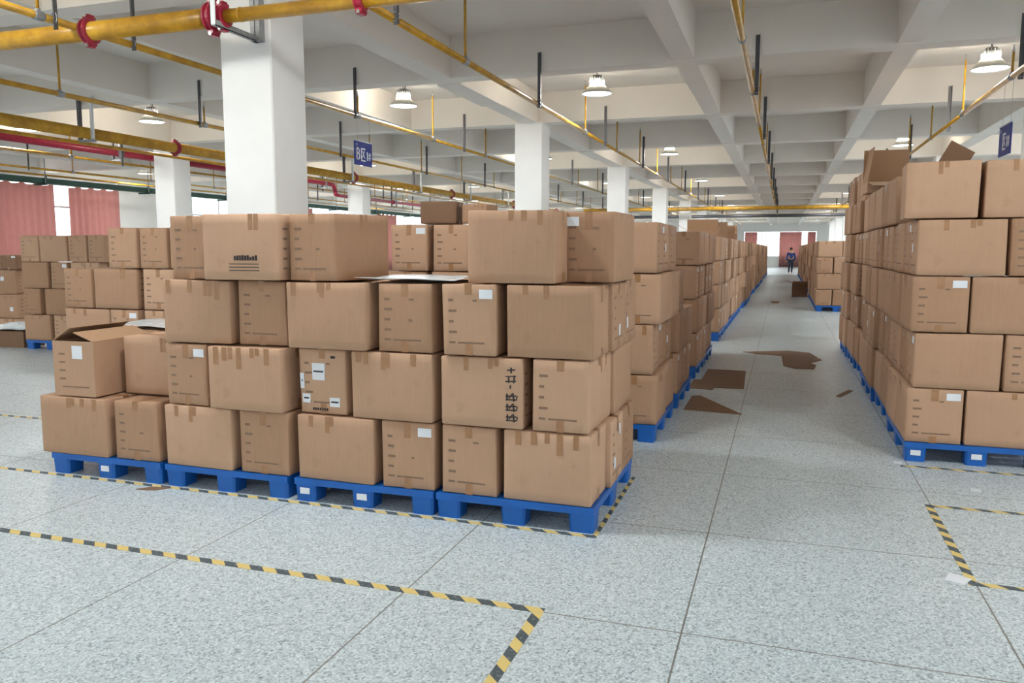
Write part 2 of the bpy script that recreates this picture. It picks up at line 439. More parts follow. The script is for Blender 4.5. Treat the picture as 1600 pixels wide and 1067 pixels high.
# big cross main in front of the near column
t = thing('water_main_pipe', 'thick yellow main pipe crossing above the front, in front of the near column', 'pipe', (0, 5.5, 3.43))
MB().tube([(-8.6, 0, 0), (-4.3, 0, 0)], .077, 28).build('pipe_run', 'yellow_paint', t, True)
MB().tube([(-4.34, 0, .0), (3.4, 0, 0)], .053, 26).build('pipe_run', 'yellow_paint', t, True)
mb = MB(); ring(mb, (-6.55, 0, 0), (1, 0, 0), .0795, .03, 28); mb.build('weld_ring', 'yellow_paint', t, True)
mb = MB(); ring(mb, (-4.1, 0, 0), (1, 0, 0), .057, .012, 28); mb.build('weld_ring', 'yellow_paint', t, True)
red_clamp(t, (-5.62, 0, 0), (1, 0, 0), .08); red_clamp(t, (-3.04, 0, .005), (1, 0, 0), .06)
red_clamp(t, (-4.36, 0, 0), (1, 0, 0), .088); red_clamp(t, (-4.27, 0, 0), (1, 0, 0), .066)
t = thing('pipe_bracket', 'white and grey steel bracket carrying the thick yellow pipe on the near column', 'bracket', (-4.13, 5.5, 3.43))
MB().box(-.155, -.115, -.13, -.12, -.09, .95).box(-.155, -.15, -.12, -.085, -.09, .95).build('strap', 'white_metal', t)
MB().box(-.15, -.11, -.13, .44, -.1, -.094).box(-.116, -.11, -.13, .44, -.1, -.055).build('support_angle', 'galvanised', t)
MB().box(-.16, -.12, .37, .44, -.1, .42).box(-.11, -.07, .37, .44, -.1, .42).build('upright_channel', 'galvanised', t)

# long yellow main running along the hall at the left
t = thing('water_main_pipe', 'thick yellow main pipe running along the hall left of the near column', 'pipe', (-10.4, 3, 3.41))
MB().tube([(0, 0, 0), (0, 57, 0)], .088, 24).build('pipe_run', 'yellow_paint', t, True)
for y in (11.93, 18.25, 24.6, 31, 37.4): red_clamp(t, (0, y - 3, 0), (0, 1, 0), .092)
u0_ = None
for i, y in enumerate((10.0, 14.0, 18.0, 22, 26, 30, 34)):
    if u0_ is None:
        o = thing('u_hanger', '', 'hanger')
        MB().box(-.15, -.10, -.025, .025, -.13, .55).build('upright_channel', 'dark_steel', o)
        MB().box(.10, .14, -.02, .02, -.13, .55).build('upright_bar', 'white_metal', o)
        MB().box(-.16, .16, -.03, .03, -.15, -.11).build('support_bar', 'galvanised', o); u0_ = o
    else: o = copy_tree(u0_)
    o.location = (-10.4, y, 3.42); o['group'] = 'hangers of the yellow main'
    o['label'] = 'grey U shaped steel hanger under the long yellow main, %s from the camera' % ORD[i]
# parallel thin yellow pipe beneath the long main
t = tag(MB().tube([(-10.55, 5, 3.27), (-10.55, 17.5, 3.27), (-10.55, 34, 3.27)], .028, 12).build('branch_pipe', 'yellow_paint', None, True), 'thin yellow pipe slung just below the long yellow main', 'pipe')
# red pipe on the left column row
t = thing('fire_pipe', 'dark red fire pipe running along behind the left column row', 'pipe', (-12.98, 6, 3.56))
MB().tube([(0, 0, 0), (0, 15.2, 0), (.03, 15.5, -.02), (.03, 15.6, -.2)], .068, 18).build('pipe_run', 'red_paint', t, True)
MB().tube([(.03, 15.62, -.3), (.03, 15.8, -.32), (.03, 36, -.32)], .052, 16).build('pipe_run', 'red_paint', t, True)
MB().tube([(.03, 15.6, -.2), (.03, 15.62, -.32)], .06, 16).build('elbow', 'red_paint', t, True)
for y in (7.3, 15, 19.4, 23):
    mb = MB(); ring(mb, (0 if y < 15.5 else .03, y, 0 if y < 15.5 else -.32), (0, 1, 0), .078, .08); mb.build('collar', 'dark_steel' if y < 8 else 'red_paint', t, True)
for i, (x, y) in enumerate(((-12.98, 13.2), (-12.98, 21.0), (-12.96, 25.5))):
    o = thing('u_hanger', 'grey steel hanger of the red fire pipe, %s from the camera' % ORD[i], 'hanger', (x, y, 3.52 if i < 2 else 3.2), 0, 'hangers of the red pipe')
    MB().box(-.11, -.07, -.02, .02, -.1, .33 if i < 2 else .65).build('upright_bar', 'dark_steel', o); MB().box(.07, .11, -.02, .02, -.1, .33 if i < 2 else .65).build('upright_bar', 'galvanised', o)
    MB().box(-.12, .12, -.02, .02, -.12, -.09).build('support_bar', 'galvanised', o)
# red pipe at the right side
tag(MB().tube([(4.3, 8, 3.15), (4.3, 30, 3.15)], .05, 14).build('fire_pipe', 'red_paint', None, True), 'red fire pipe behind the blue sign at the right edge', 'pipe')
# distant cross main
t = tag(MB().tube([(-9, 37.2, 3.42), (9, 37.2, 3.42)], .085, 14).build('water_main_pipe', 'yellow_paint', None, True), 'yellow main pipe crossing the hall far down the aisle', 'pipe')
t = tag(MB().tube([(-9, 45.2, 3.4), (9, 45.2, 3.4)], .085, 14).build('water_main_pipe', 'dark_steel', None, True), 'dark pipe crossing the hall beyond the distant yellow main', 'pipe')
# green cable tray
t = thing('cable_tray', 'dark green steel cable tray hanging near the left wall above the curtains', 'cable tray', (-18.2, 8, 3.36))
MB().box(-.12, -.11, 0, 44, -.06, .07).box(.11, .12, 0, 44, -.06, .07).box(-.12, .12, 0, 44, -.07, -.06).build('tray', 'green_paint', t)
for k in range(9):
    y = 4.4 + 3.55 * k
    b = MB(); b.box(-.2, .2, y - .03, y + .03, -.11, -.07); b.build('bracket', 'green_paint', t)
    g = MB(); g.poly([(.125, y - .04, -.07), (.125, y + .12, -.07), (.125, y + .04, .2)]); g.poly([(.135, y + .04, .2), (.135, y + .12, -.07), (.135, y - .04, -.07)]); g.build('gusset', 'green_paint', t)
    MB().box(.14, .16, y, y + .02, -.1, ZS - 3.36).build('hanging_rod', 'galvanised', t)
tag(MB().tube([(-19.2, 9, 3.62), (-19.2, 40, 3.62)], .028, 10).build('branch_pipe', 'yellow_paint', None, True), 'thin brownish yellow pipe above the green cable tray', 'pipe')
# fire alarm on the slab
t = tag(MB().lathe([(0, -.06), (.05, -.055), (.075, -.03), (.08, 0), (0, 0)], 18).build('smoke_alarm', 'red_paint', None, True, (-7.55, 8.35, ZS)), 'small red dome alarm on the ceiling left of the near column', 'alarm')

# ------------------------------------------------------------------ curtains on the left wall
t = tag(MB().tube([(XW0 + .17, 6, 3.54), (XW0 + .17, 20.85, 3.54)], .02, 10).build('curtain_rail', 'yellow_paint', None, True), 'brass coloured curtain rail along the left wall', 'curtain rail')
def curtain(ya, yb, label, z0=.012, z1=3.5, x=None, pitch=.24):
    x = XW0 + .17 if x is None else x; n_ = int((yb - ya) / pitch * 8); rnd = random.Random(int(ya * 10))
    ph = [rnd.uniform(-.5, .5) for _ in range(n_ + 2)]
    def fn(u, v):
        y = ya + (yb - ya) * u; a = y / pitch * 2 * PI
        amp = .045 + .015 * math.sin(y * 1.7)
        zt = z1 - .05 * abs(math.sin(a / 4)) * 1
        return (x + amp * math.sin(a) * (1 - .35 * v), y, z0 + (zt - z0) * v)
    o = MB().grid(fn, n_, 6).build('curtain', 'curtain_cloth', None, True)
    md = o.modifiers.new('s', 'SOLIDIFY'); md.thickness = .004
    tag(o, label, 'curtain', 'red curtains')
curtain(12.6, 18.3, 'wide dusty red curtain at the left edge, left of the bright gap')
curtain(18.85, 20.8, 'dusty red curtain right of the bright window gap')
curtain(7.1, 12.3, 'dusty red curtain on the left wall nearest the camera')
curtain(28.0, 28.8, 'bunched red curtain at the far side of the fourth left wall window')
curtain(31.2, 32.0, 'bunched red curtain at the near side of the fifth left wall window')
curtain(38.2, 40.4, 'red curtain drawn over the near half of the sixth left wall window')
curtain(46.5, 50.0, 'red curtain on the seventh left wall window')
for i, (xa, xb) in enumerate(((-3.5, -2.4), (-.4, 1.5), (2.0, 2.7), (-7.5, -6.1))):
    n_ = 40
    o = MB().grid(lambda u, v: (xa + (xb - xa) * u, YW1 - .15 + .04 * math.sin(u * 40), 0.012 + 3.2 * v), n_, 4).build('curtain', 'curtain_cloth', None, True)
    o.modifiers.new('s', 'SOLIDIFY').thickness = .004
    tag(o, 'red curtain on the far end wall, %s' % ('left side of the middle window', 'centre of the middle window', 'right side of the middle window', 'window left of the aisle')[i], 'curtain', 'red curtains')

# ------------------------------------------------------------------ hanging signs
def hang_sign(x, y, z, rot, label, letter, wire_to):
    t = thing('hanging_sign', label, 'sign', (x, y, z), rot)
    W_, H_ = .5, .33       # board in local x (reading direction) and z, facing local -y
    MB().box(-W_ / 2, W_ / 2, -.006, .006, -H_ / 2, H_ / 2).build('board', 'sign_blue', t)
    MB().box(-W_ / 2 - .01, W_ / 2 + .01, -.009, .009, H_ / 2 - .002, H_ / 2 + .012).build('top_rail', 'white_metal', t)
    for sx_ in (-.16, .19):
        MB().tube([(sx_, 0, H_ / 2 + .01), (sx_, 0, wire_to - z)], .0022, 6).build('wire', 'cable_rubber', t)
    tx = MB(); yy0, yy1 = -.009, -.006
    def bar(x0, z0, x1, z1, w_):
        d = Vector((x1 - x0, 0, z1 - z0)); L = d.length; d.normalize(); n_ = Vector((-d.z, 0, d.x))
        tx.obox(((x0 + x1) / 2, -.0078, (z0 + z1) / 2), d * (L / 2), (0, .0015, 0), n_ * w_ / 2)
    if letter == 'B':
        bx0 = -.2
        bar(bx0 + .01, -.095, bx0 + .01, .075, .026)
        def arc(cx_, cz, rx, rz, w_):
            pts = [(cx_ + rx * math.sin(a), cz + rz * math.cos(a)) for a in [PI * k / 10 for k in range(11)]]
            for a, b in zip(pts, pts[1:]): bar(a[0], a[1], b[0], b[1], w_)
        bar(bx0, .063, bx0 + .05, .063, .024); bar(bx0, -.006, bx0 + .055, -.006, .022); bar(bx0, -.083, bx0 + .055, -.083, .024)
        arc(bx0 + .048, .0285, .026, .0345, .024); arc(bx0 + .052, -.0445, .03, .0385, .024)
    # the character for zone: open box with a cross inside
    bar(-.075, .068, .045, .068, .02); bar(-.066, .076, -.066, -.105, .02); bar(-.075, -.095, .05, -.095, .02)
    bar(-.035, .042, .035, -.062, .014); bar(.026, .045, -.012, -.02, .014); bar(-.012, -.02, -.042, -.062, .014)
    # 1 #
    bar(.108, -.085, .108, .035, .022); bar(.085, .012, .11, .033, .014)
    for q in (.158, .188): bar(q - .004, -.08, q + .008, .03, .011)
    for q in (-.002, -.045): bar(.138, q, .212, q, .011)
    # small emblem
    bar(-.2, .118, -.187, .132, .005); bar(-.187, .132, -.174, .118, .005); bar(-.208, .104, -.165, .104, .004)
    tx.build('lettering', 'sign_white', t)
hang_sign(-5.72, 10.32, 2.95, R(90), 'blue hanging zone sign with white letters right of the near column', 'B', ZP - .03)
hang_sign(2.27, 10.3, 2.8, R(-90), 'blue hanging zone sign at the upper right edge above the right stacks', '', ZP - .03)

# ------------------------------------------------------------------ cartons
CL, CW, CH = .574, .381, .414
class Shape:
    """slightly warped closed carton, long axis x, base at z=0"""
    def __init__(s, seed, bulge=.006):
        r = random.Random(seed); s.k = [(r.uniform(-.005, .005), r.uniform(-.005, .005), r.uniform(-.008, .001)) for _ in range(8)]
        s.b = {f: r.uniform(-.3, 1) * bulge for f in 'xXyYZ'}; s.b['z'] = 0; s.b['Z'] = -abs(s.b['Z'])
        s.w = [(r.uniform(0, 6), r.uniform(0, 6)) for _ in range(6)]
        for i in range(4): s.k[i] = (s.k[i][0], s.k[i][1], 0)
    def corner(s, a, b, c):   # trilinear with corner jitter
        x = (a - .5) * CL; y = (b - .5) * CW; z = c * CH; o = Vector((x, y, z))
        for i in range(8):
            wa = a if i & 1 else 1 - a; wb = b if i & 2 else 1 - b; wc = c if i & 4 else 1 - c
            o += Vector(s.k[i]) * (wa * wb * wc)
        return o
    def P(s, f, u, v, off=0):
        """point on face f (x,X,y,Y,z,Z); u,v in 0..1; off = distance out"""
        ax = 'xyz'.index(f.lower()); hi = f.isupper()
        q = [0, 0, 0]; o_ = [i for i in range(3) if i != ax]; q[o_[0]] = u; q[o_[1]] = v; q[ax] = 1 if hi else 0
        p = s.corner(*q); nrm = [0, 0, 0]; nrm[ax] = 1 if hi else -1
        wv = s.w['xXyYzZ'.index(f)]
        d = s.b[f] * math.sin(PI * u) * math.sin(PI * v) + (.0032 * math.sin(u * 9 + wv[0]) * math.sin(v * 7 + wv[1]) * math.sin(PI * u) * math.sin(PI * v) if f != 'z' else 0)
        return p + Vector(nrm) * (d + off)
T = [0, .016, .14, .32, .5, .68, .86, .984, 1]
def body_mesh(sh, mat='kraft'):
    vid = {}; V = []; F = []; n_ = len(T) - 1; e = .0035
    def vert(f, i, j_):
        ax = 'xyz'.index(f.lower()); hi = f.isupper(); o_ = [k for k in range(3) if k != ax]
        idx = [0, 0, 0]; idx[o_[0]] = i; idx[o_[1]] = j_; idx[ax] = n_ if hi else 0
        key = tuple(idx)
        if key not in vid:
            p = sh.P(f, T[i], T[j_]); c = Vector((0, 0, CH / 2)); ext = [k for k in range(3) if idx[k] in (0, n_)]
            if len(ext) > 1:
                for k in ext: p[k] += -e if p[k] > c[k] else e
            vid[key] = len(V); V.append(tuple(p))
        return vid[key]
    for f in 'xXyYzZ':
        flip = f in 'xYz'
        for i in range(n_):
            for j_ in range(n_):
                q = (vert(f, i, j_), vert(f, i + 1, j_), vert(f, i + 1, j_ + 1), vert(f, i, j_ + 1))
                F.append(q[::-1] if flip else q)
    mb = MB(); mb.v = V; mb.f = F; return mb.mesh('body', mat, True)
def patch(mb, sh, f, u0, u1, v0, v1, off, nu=1, nv=1):
    # small patch that follows the face; wound outward
    flip = f in 'xYz'
    b = len(mb.v)
    for i in range(nu + 1):
        for j_ in range(nv + 1): mb.v.append(tuple(sh.P(f, u0 + (u1 - u0) * i / nu, v0 + (v1 - v0) * j_ / nv, off)))
    for i in range(nu):
        for j_ in range(nv):
            a = b + i * (nv + 1) + j_; q = (a, a + nv + 1, a + nv + 2, a + 1); mb.f.append(q[::-1] if flip else q)
VAR = []
for sd in range(10):
    sh = Shape(sd + 3, .008 if sd < 8 else .02); rnd = random.Random(sd * 11 + 1); d = {'body': body_mesh(sh), 'strips': []}
    # brown tape: along the top seam and down both ends, and up from the bottom
    mb = MB(); wv = .065
    patch(mb, sh, 'Z', .0, 1, .5 - wv, .5 + wv, .0012, 8, 1)
    for f in 'xX':
        l_ = rnd.uniform(.14, .24); patch(mb, sh, f, .5 - wv, .5 + wv, 1 - l_, 1, .0012, 1, 3)
        l_ = rnd.uniform(.12, .2); m2 = MB(); patch(m2, sh, f, .5 - wv, .5 + wv, 0, l_, .0012, 1, 3); d['strips'].append(m2.mesh('tape_strip', 'packing_tape'))
    for f in 'yY':
        for _ in range(rnd.choice((0, 1, 2, 3))):
            u = rnd.uniform(.08, .9); l_ = rnd.uniform(.1, .26); m2 = MB(); patch(m2, sh, f, u, u + .06, 1 - l_, 1, .0012, 1, 3); d['strips'].append(m2.mesh('tape_strip', 'packing_tape'))
    d['tape'] = mb.mesh('tape', 'packing_tape')
    # printing on both ends: a column of short words and one long line
    mb = MB()
    for f in 'xX':
        def pp(a, b, v0, v1, nn=2):
            if f == 'x': a, b = 1 - b, 1 - a
            patch(mb, sh, f, a, b, v0, v1, .0016, nn, 1)
        for k in range(4):
            v = .76 - k * .15; pp(.12, .12 + rnd.uniform(.09, .16), v, v + .035)
            if k in (0, 2) and rnd.random() < .4: pp(.58, .58 + rnd.uniform(.05, .12), v, v + .03)
        pp(.12, .24, .165, .195); pp(.29, .8, .165, .19, 5)
    d['print'] = mb.mesh('printed_text', 'ink_grey')
    mb = MB(); 
    u = .68; mb2 = MB(); patch(mb2, sh, 'x', .05, .30, .80, .93, .0024, 2, 2)
    d['label_tr'] = mb2.mesh('shipping_label', 'label_paper')
    mb2 = MB(); patch(mb2, sh, 'x', .68, .93, .80, .93, .0024, 2, 2); d['label_tl'] = mb2.mesh('shipping_label', 'label_paper')
    mb2 = MB(); patch(mb2, sh, 'x', .60, .76, .42, .58, .0024, 2, 2); d['label_m'] = mb2.mesh('shipping_label', 'label_paper')
    d['sh'] = sh; VAR.append(d)

NC = [0]
def carton(x, y, z, rot, label, group, L=None, Wd=None, H=None, var=None, lab=None, parts=True, mat=None, extra=None, text=True, tape=True):
    """x,y = centre. rot 0: long face towards the camera; +90: printed end (-x) towards the camera"""
    NC[0] += 1; rnd = random.Random(NC[0] * 17)
    v = rnd.randrange(8) if var is None else var; d = VAR[v]
    t = thing('cardboard_box', label, 'box', (x, y, z), rot, group)
    t.scale = ((L or CL) / CL, (Wd or CW) / CW, (H or CH) / CH)
    me = d['body']
    b = link('body', me, t)
    if mat: b.material_slots[0].link = 'OBJECT'; b.material_slots[0].material = M[mat]
    if parts:
        if tape:
            link('tape', d['tape'], t)
            for q in d['strips']: link('tape_strip', q, t)
        if text: link('printed_text', d['print'], t)
        if lab:
            for l_ in lab: link('shipping_label', d['label_' + l_], t)
        if extra: extra(t, d['sh'])
    return t

def open_carton(name_label, x, y, z, rot, group=None, L=CL, Wd=CW, H=CH, flaps=(60, 60, 100, 100), fl=None, mat='kraft', marks=False, lab=False):
    """open box; flap angles in degrees from vertical, outward positive: -y, +y, -x, +x"""
    t = thing('open_cardboard_box', name_label, 'box', (x, y, z), rot, group); th = .006; a, b = L / 2, Wd / 2
    MB().box(-a, a, -b, b, 0, th).box(-a, a, -b, -b + th, th, H).box(-a, a, b - th, b, th, H).box(-a, -a + th, -b + th, b - th, th, H).box(a - th, a, -b + th, b - th, th, H).build('body', mat, t)
    fl = fl or Wd / 2
    for i, ang in enumerate(flaps):
        if ang is None: continue
        s_, c_ = math.sin(R(ang)), math.cos(R(ang)); f = MB()
        if i < 2:
            sg = (-1, 1)[i]; d = Vector((0, sg * s_, c_)); n_ = Vector((0, sg * c_, -s_)); base = Vector((0, sg * (b - th / 2), H)); h_ = Vector((a - .004, 0, 0))
        else:
            sg = (-1, 1)[i - 2]; d = Vector((sg * s_, 0, c_)); n_ = Vector((sg * c_, 0, -s_)); base = Vector((sg * (a - th / 2), 0, H)); h_ = Vector((0, b - .004, 0))
        f.obox(base + d * fl / 2 + n_ * 0, h_, n_ * th / 2, d * fl / 2)
        f.build('flap', 'kraft_inside', t)
    if marks:
        m_ = MB()
        for k in range(4): m_.box(-a - .001, -a, b * .7 - .05, b * .7, H * (.75 - .15 * k), H * (.78 - .15 * k))
        m_.box(-a - .001, -a, -b * .7, b * .6, H * .16, H * .18); m_.build('printed_text', 'ink_grey', t)
    if lab: MB().box(-a - .0015, -a, -b * .45, b * .05, H * .68, H * .92).build('shipping_label', 'label_paper', t)
    return t

# ------------------------------------------------------------------ pallets
PW, PD, PH = .97, 1.2, .148
def pallet_meshes():
    dk = MB(); hx, hy = PW / 2, PD / 2; z0, z1 = .108, PH
    for a, b in ((-hx, -hx + .06), (hx - .06, hx)): dk.box(a, b, -hy, hy, z0, z1)
    for a, b in ((-hy, -hy + .06), (hy - .06, hy)): dk.box(-hx + .06, hx - .06, a, b, z0, z1)
    for k in range(7):
        y = -hy + .06 + (PD - .12) * (k + .5) / 7; dk.box(-hx + .06, hx - .06, y - .045, y + .045, z1 - .02, z1 - .001)
    for x in (-.18, 0, .18): dk.box(x - .02, x + .02, -hy + .06, hy - .06, z0, z1 - .02)
    ft = MB(); a = .075
    b = len(ft.v)
    for z, s_ in ((0, .92), (.108, 1)):
        ft.v += [(x * a * s_, y * a * s_, z) for x, y in ((-1, -.8), (-.8, -1), (.8, -1), (1, -.8), (1, .8), (.8, 1), (-.8, 1), (-1, .8))]
    for k in range(8): k2 = (k + 1) % 8; ft.f.append((b + k, b + k2, b + 8 + k2, b + 8 + k))
    ft.f.append(tuple(b + k for k in range(8))[::-1]); ft.f.append(tuple(b + 8 + k for k in range(8)))
    return dk, ft
dk, ft = pallet_meshes()
DK = dk.mesh('deck', 'blue_plastic'); FT = ft.mesh('foot', 'blue_plastic')
FEET = [(sx_ * (PW / 2 - .076), sy * (PD / 2 - .076)) for sx_ in (-1, 0, 1) for sy in (-1, 0, 1)]
sim = MB(); sim.v = list(dk.v); sim.f = list(dk.f)
for fx, fy in FEET:
    b = len(sim.v); sim.v += [(v[0] + fx, v[1] + fy, v[2]) for v in ft.v]; sim.f += [tuple(b + i for i in f) for f in ft.f]
SIM = sim.mesh('plastic_pallet', 'blue_plastic')
STK = MB().box(-.035, .035, -.001, .001, -.02, .02).mesh('sticker', 'label_paper')
def pallet(cx_, cy, rot, label, group, full=True, stickers=()):
    if not full: return tag(link('plastic_pallet', SIM, None, (cx_, cy, 0), rot), label, 'pallet', group)
    t = thing('plastic_pallet', label, 'pallet', (cx_, cy, 0), rot, group)
    link('deck', DK, t)
    for i, (fx, fy) in enumerate(FEET):
        f = link('foot', FT, t, (fx, fy, 0))
        if i in stickers: link('sticker', STK, f, (0, -.0765, .07))
    return t

Z0 = PH + .002
LAYH = .42
def layer_boxes(x0, y0, pat, wx=.98, shortlen=.6):
    """five cartons on a 0.97 x 1.2 footprint. pat A: three long ones left, two turned ones right; B mirrored. returns list of (key,x,y,rot)"""
    m = 1 if pat == 'A' else -1; cx_ = x0 + .485
    out = []
    for i in range(3): out.append(('L%d' % (i + 1), cx_ - m * .19, y0 + .2 + .4 * i, 0 if m == 1 else PI))
    for i in range(2): out.append(('S%d' % (i + 1), cx_ + m * .31, y0 + .3 + .6 * i, PI / 2))
    return out
# ---- front block: measured carton by carton. xl, xr, layer, setback, kind (L long face / S printed end to camera), stickers, label
def smudge(t, sh):
    mb = MB(); rnd = random.Random(5)
    for k in range(9):
        u = .42 + .035 * k; patch(mb, sh, 'y', u, u + .028, .30, .36 + rnd.uniform(-.01, .02), .0018)
    for k in range(3): patch(mb, sh, 'y', .35, .75, .24 - .05 * k, .252 - .05 * k, .0016, 4, 1)
    mb.build('marker_writing', 'marker', t)
def vertical_writing(t, sh):
    # handwritten characters running up the right end of the long face
    mb = MB()
    def st(u0, v0, u1, v1, w_=.010):
        a = Vector((u0, v0)); b = Vector((u1, v1)); d = (b - a).normalized(); n_ = Vector((-d.y, d.x)) * w_
        bb = len(mb.v)
        for q in (a - n_, b - n_, b + n_, a + n_): mb.v.append(tuple(sh.P('y', q.x, q.y, .002)))
        mb.f.append((bb, bb + 1, bb + 2, bb + 3))
    for k, v in enumerate((.12, .27, .42)):
        st(.80, v, .93, v + .005); st(.80, v + .05, .93, v + .06); st(.82, v - .01, .82, v + .09); st(.90, v - .02, .89, v + .10)
        st(.84, v + .02, .88, v + .09, .007); st(.93, v, .94, v + .06, .007)
    st(.86, .58, .86, .63); st(.80, .68, .93, .69); st(.84, .66, .84, .76); st(.90, .66, .91, .77); st(.80, .75, .93, .76, .007); st(.82, .84, .92, .85); st(.87, .80, .87, .88)
    mb.build('handwriting', 'marker', t)
def many_labels(t, sh):
    for (u0, u1, v0, v1) in ((.45, .72, .52, .78), (.90, .985, .38, .62), (.78, .95, .16, .30), (.14, .36, .12, .26)):
        mb = MB(); patch(mb, sh, 'x', u0, u1, v0, v1, .0026, 2, 2); mb.build('shipping_label', 'label_paper', t)
        mb = MB(); patch(mb, sh, 'x', u0 + .03, u1 - .03, (v0 + v1) / 2 - .01, (v0 + v1) / 2 + .015, .0034, 2, 1); mb.build('printed_text', 'marker', t)
    mb = MB()
    for k in range(7): patch(mb, sh, 'x', .40 + .05 * k, .435 + .05 * k, .05, .09, .002)
    patch(mb, sh, 'x', .22, .32, .86, .90, .002); mb.build('marker_writing', 'marker', t)
def strap_tape(*us):
    def f(t, sh):
        for (u, l_) in us:
            mb = MB(); patch(mb, sh, 'y', u, u + .07, 1 - l_, 1, .0018, 1, 4); mb.build('tape_strip', 'packing_tape', t)
    return f
def side_label(*q):
    def f(t, sh):
        for (fc, u, v) in q:
            mb = MB(); patch(mb, sh, fc, u, u + .13, v, v + .17, .0026, 2, 2); mb.build('shipping_label', 'label_paper', t)
    return f
YF = 4.285
ST = 'front stack block'
FRONT = [
 (-5.05, -4.42, 0, 0, 'L', None, 'long plain carton at the bottom left corner of the front stack', strap_tape((.42, .18))),
 (-4.39, -3.98, 0, .0, 'S', None, 'crumpled printed carton, second from left in bottom layer of front stack', None),
 (-3.95, -3.37, 0, 0, 'L', None, 'plain long carton, third from left in bottom layer of front stack', None),
 (-3.35, -2.95, 0, 0, 'S', None, 'printed carton, fourth from left in bottom layer of front stack', None),
 (-2.91, -2.33, 0, 0, 'L', None, 'plain long carton in bottom layer, beneath the carton with many white labels', None),
 (-2.31, -1.93, 0, 0, 'S', ['tr'], 'printed carton with white label at top right, bottom layer of front stack', None),
 (-1.91, -1.53, 0, 0, 'S', None, 'printed unlabelled carton, second from right in bottom layer of front stack', None),
 (-1.52, -.965, 0, 0, 'L', None, 'plain long carton at the bottom right corner of the front stack', strap_tape((.14, .2), (.32, .18), (.62, .3))),
 (-4.92, -4.53, 1, 0, 'O', None, '', None),
 (-4.50, -3.93, 1, .24, 'L', None, 'shaded set back carton between the ragged open carton and taller stack', None),
 (-3.92, -3.55, 1, 0, 'S', ['tr'], 'printed carton with white label, second layer at left end of the tall stacks', None),
 (-3.54, -2.95, 1, -.03, 'L', None, 'plain long carton with four brown tape tabs in second layer of front stack', strap_tape((.08, .28), (.2, .22), (.4, .34), (.78, .26))),
 (-2.90, -2.53, 1, .05, 'S', None, 'set back carton with four white labels in second layer of front stack', many_labels),
 (-2.51, -1.93, 1, 0, 'L', None, 'plain long carton just right of the one with many white labels', strap_tape((.06, .16), (.42, .22), (.74, .18))),
 (-1.91, -1.37, 1, 0, 'L', None, 'long carton with black vertical handwriting at its right end', vertical_writing),
 (-1.34, -.98, 1, .0, 'S', None, 'narrow carton at right end of second layer of the front stack', None),
 (-3.92, -3.36, 2, 0, 'L', None, 'plain long carton in third layer at left end of the tall front stacks', strap_tape((.05, .22), (.38, .2), (.78, .3))),
 (-3.35, -2.96, 2, .03, 'S', None, 'printed carton, second in third layer of the tall front stacks', None),
 (-2.94, -2.35, 2, -.02, 'L', None, 'bulging plain carton in third layer, above the carton with many labels', strap_tape((.06, .2), (.4, .16))),
 (-2.32, -1.93, 2, 0, 'S', None, 'heavily printed carton in the middle of third layer of front stack', None),
 (-1.89, -1.53, 2, 0, 'S', ['tr'], 'printed carton with shiny film and label, third layer of front stack', None),
 (-1.50, -.955, 2, 0, 'L', None, 'plain long carton at right end of third layer of the front stack', None),
 (-3.85, -3.50, 3, .04, 'S', None, 'printed carton, leftmost of the top layer of front stack', None),
 (-3.52, -2.93, 3, -.05, 'L', None, 'worn long carton with dark lettering, second in top layer of front stack', smudge),
 (-2.90, -2.52, 3, -.02, 'T', None, 'twisted carton with printed end and sunny side, middle of top layer', None),
 (-1.74, -1.19, 3, 0, 'L', None, 'plain pinkish long carton standing alone in top layer, right of the gap', None),
 (-1.25, -.90, 3, .30, 'S', ['tl'], 'set back carton with white label at right end of top layer', None),
]
def zl(k): return Z0 + LAYH * k
jr = random.Random(77)
for (xl, xr, ly, dy, kd, lab, text, ex) in FRONT:
    jt = R(jr.uniform(-.9, .9)); dy += jr.uniform(-.012, .022)
    wd = xr - xl - .034; xc = (xl + xr) / 2; y0 = YF + dy
    if kd == 'L': carton(xc, y0 + CW / 2, zl(ly), jt, text, ST, L=wd, lab=lab, extra=ex, text=False if text.startswith(('plain', 'long plain', 'bulging')) else True, var=9 if 'bulging' in text else None)
    elif kd == 'S': carton(xc, y0 + CL / 2, zl(ly), PI / 2 + jt, text, ST, Wd=wd, lab=lab, extra=ex, var=8 if 'crumpled' in text else None)
    elif kd == 'T': carton(xc + .0, y0 + CL / 2, zl(ly), PI / 2 + R(-6), text, ST, Wd=wd, var=9)
    elif kd == 'O': open_carton('ragged open carton with white label at left end of the front stack', xc, y0 + CL / 2, zl(ly), PI / 2 + R(2), ST, Wd=wd, H=.39, flaps=(-70, -58, None, None), marks=True, lab=True)
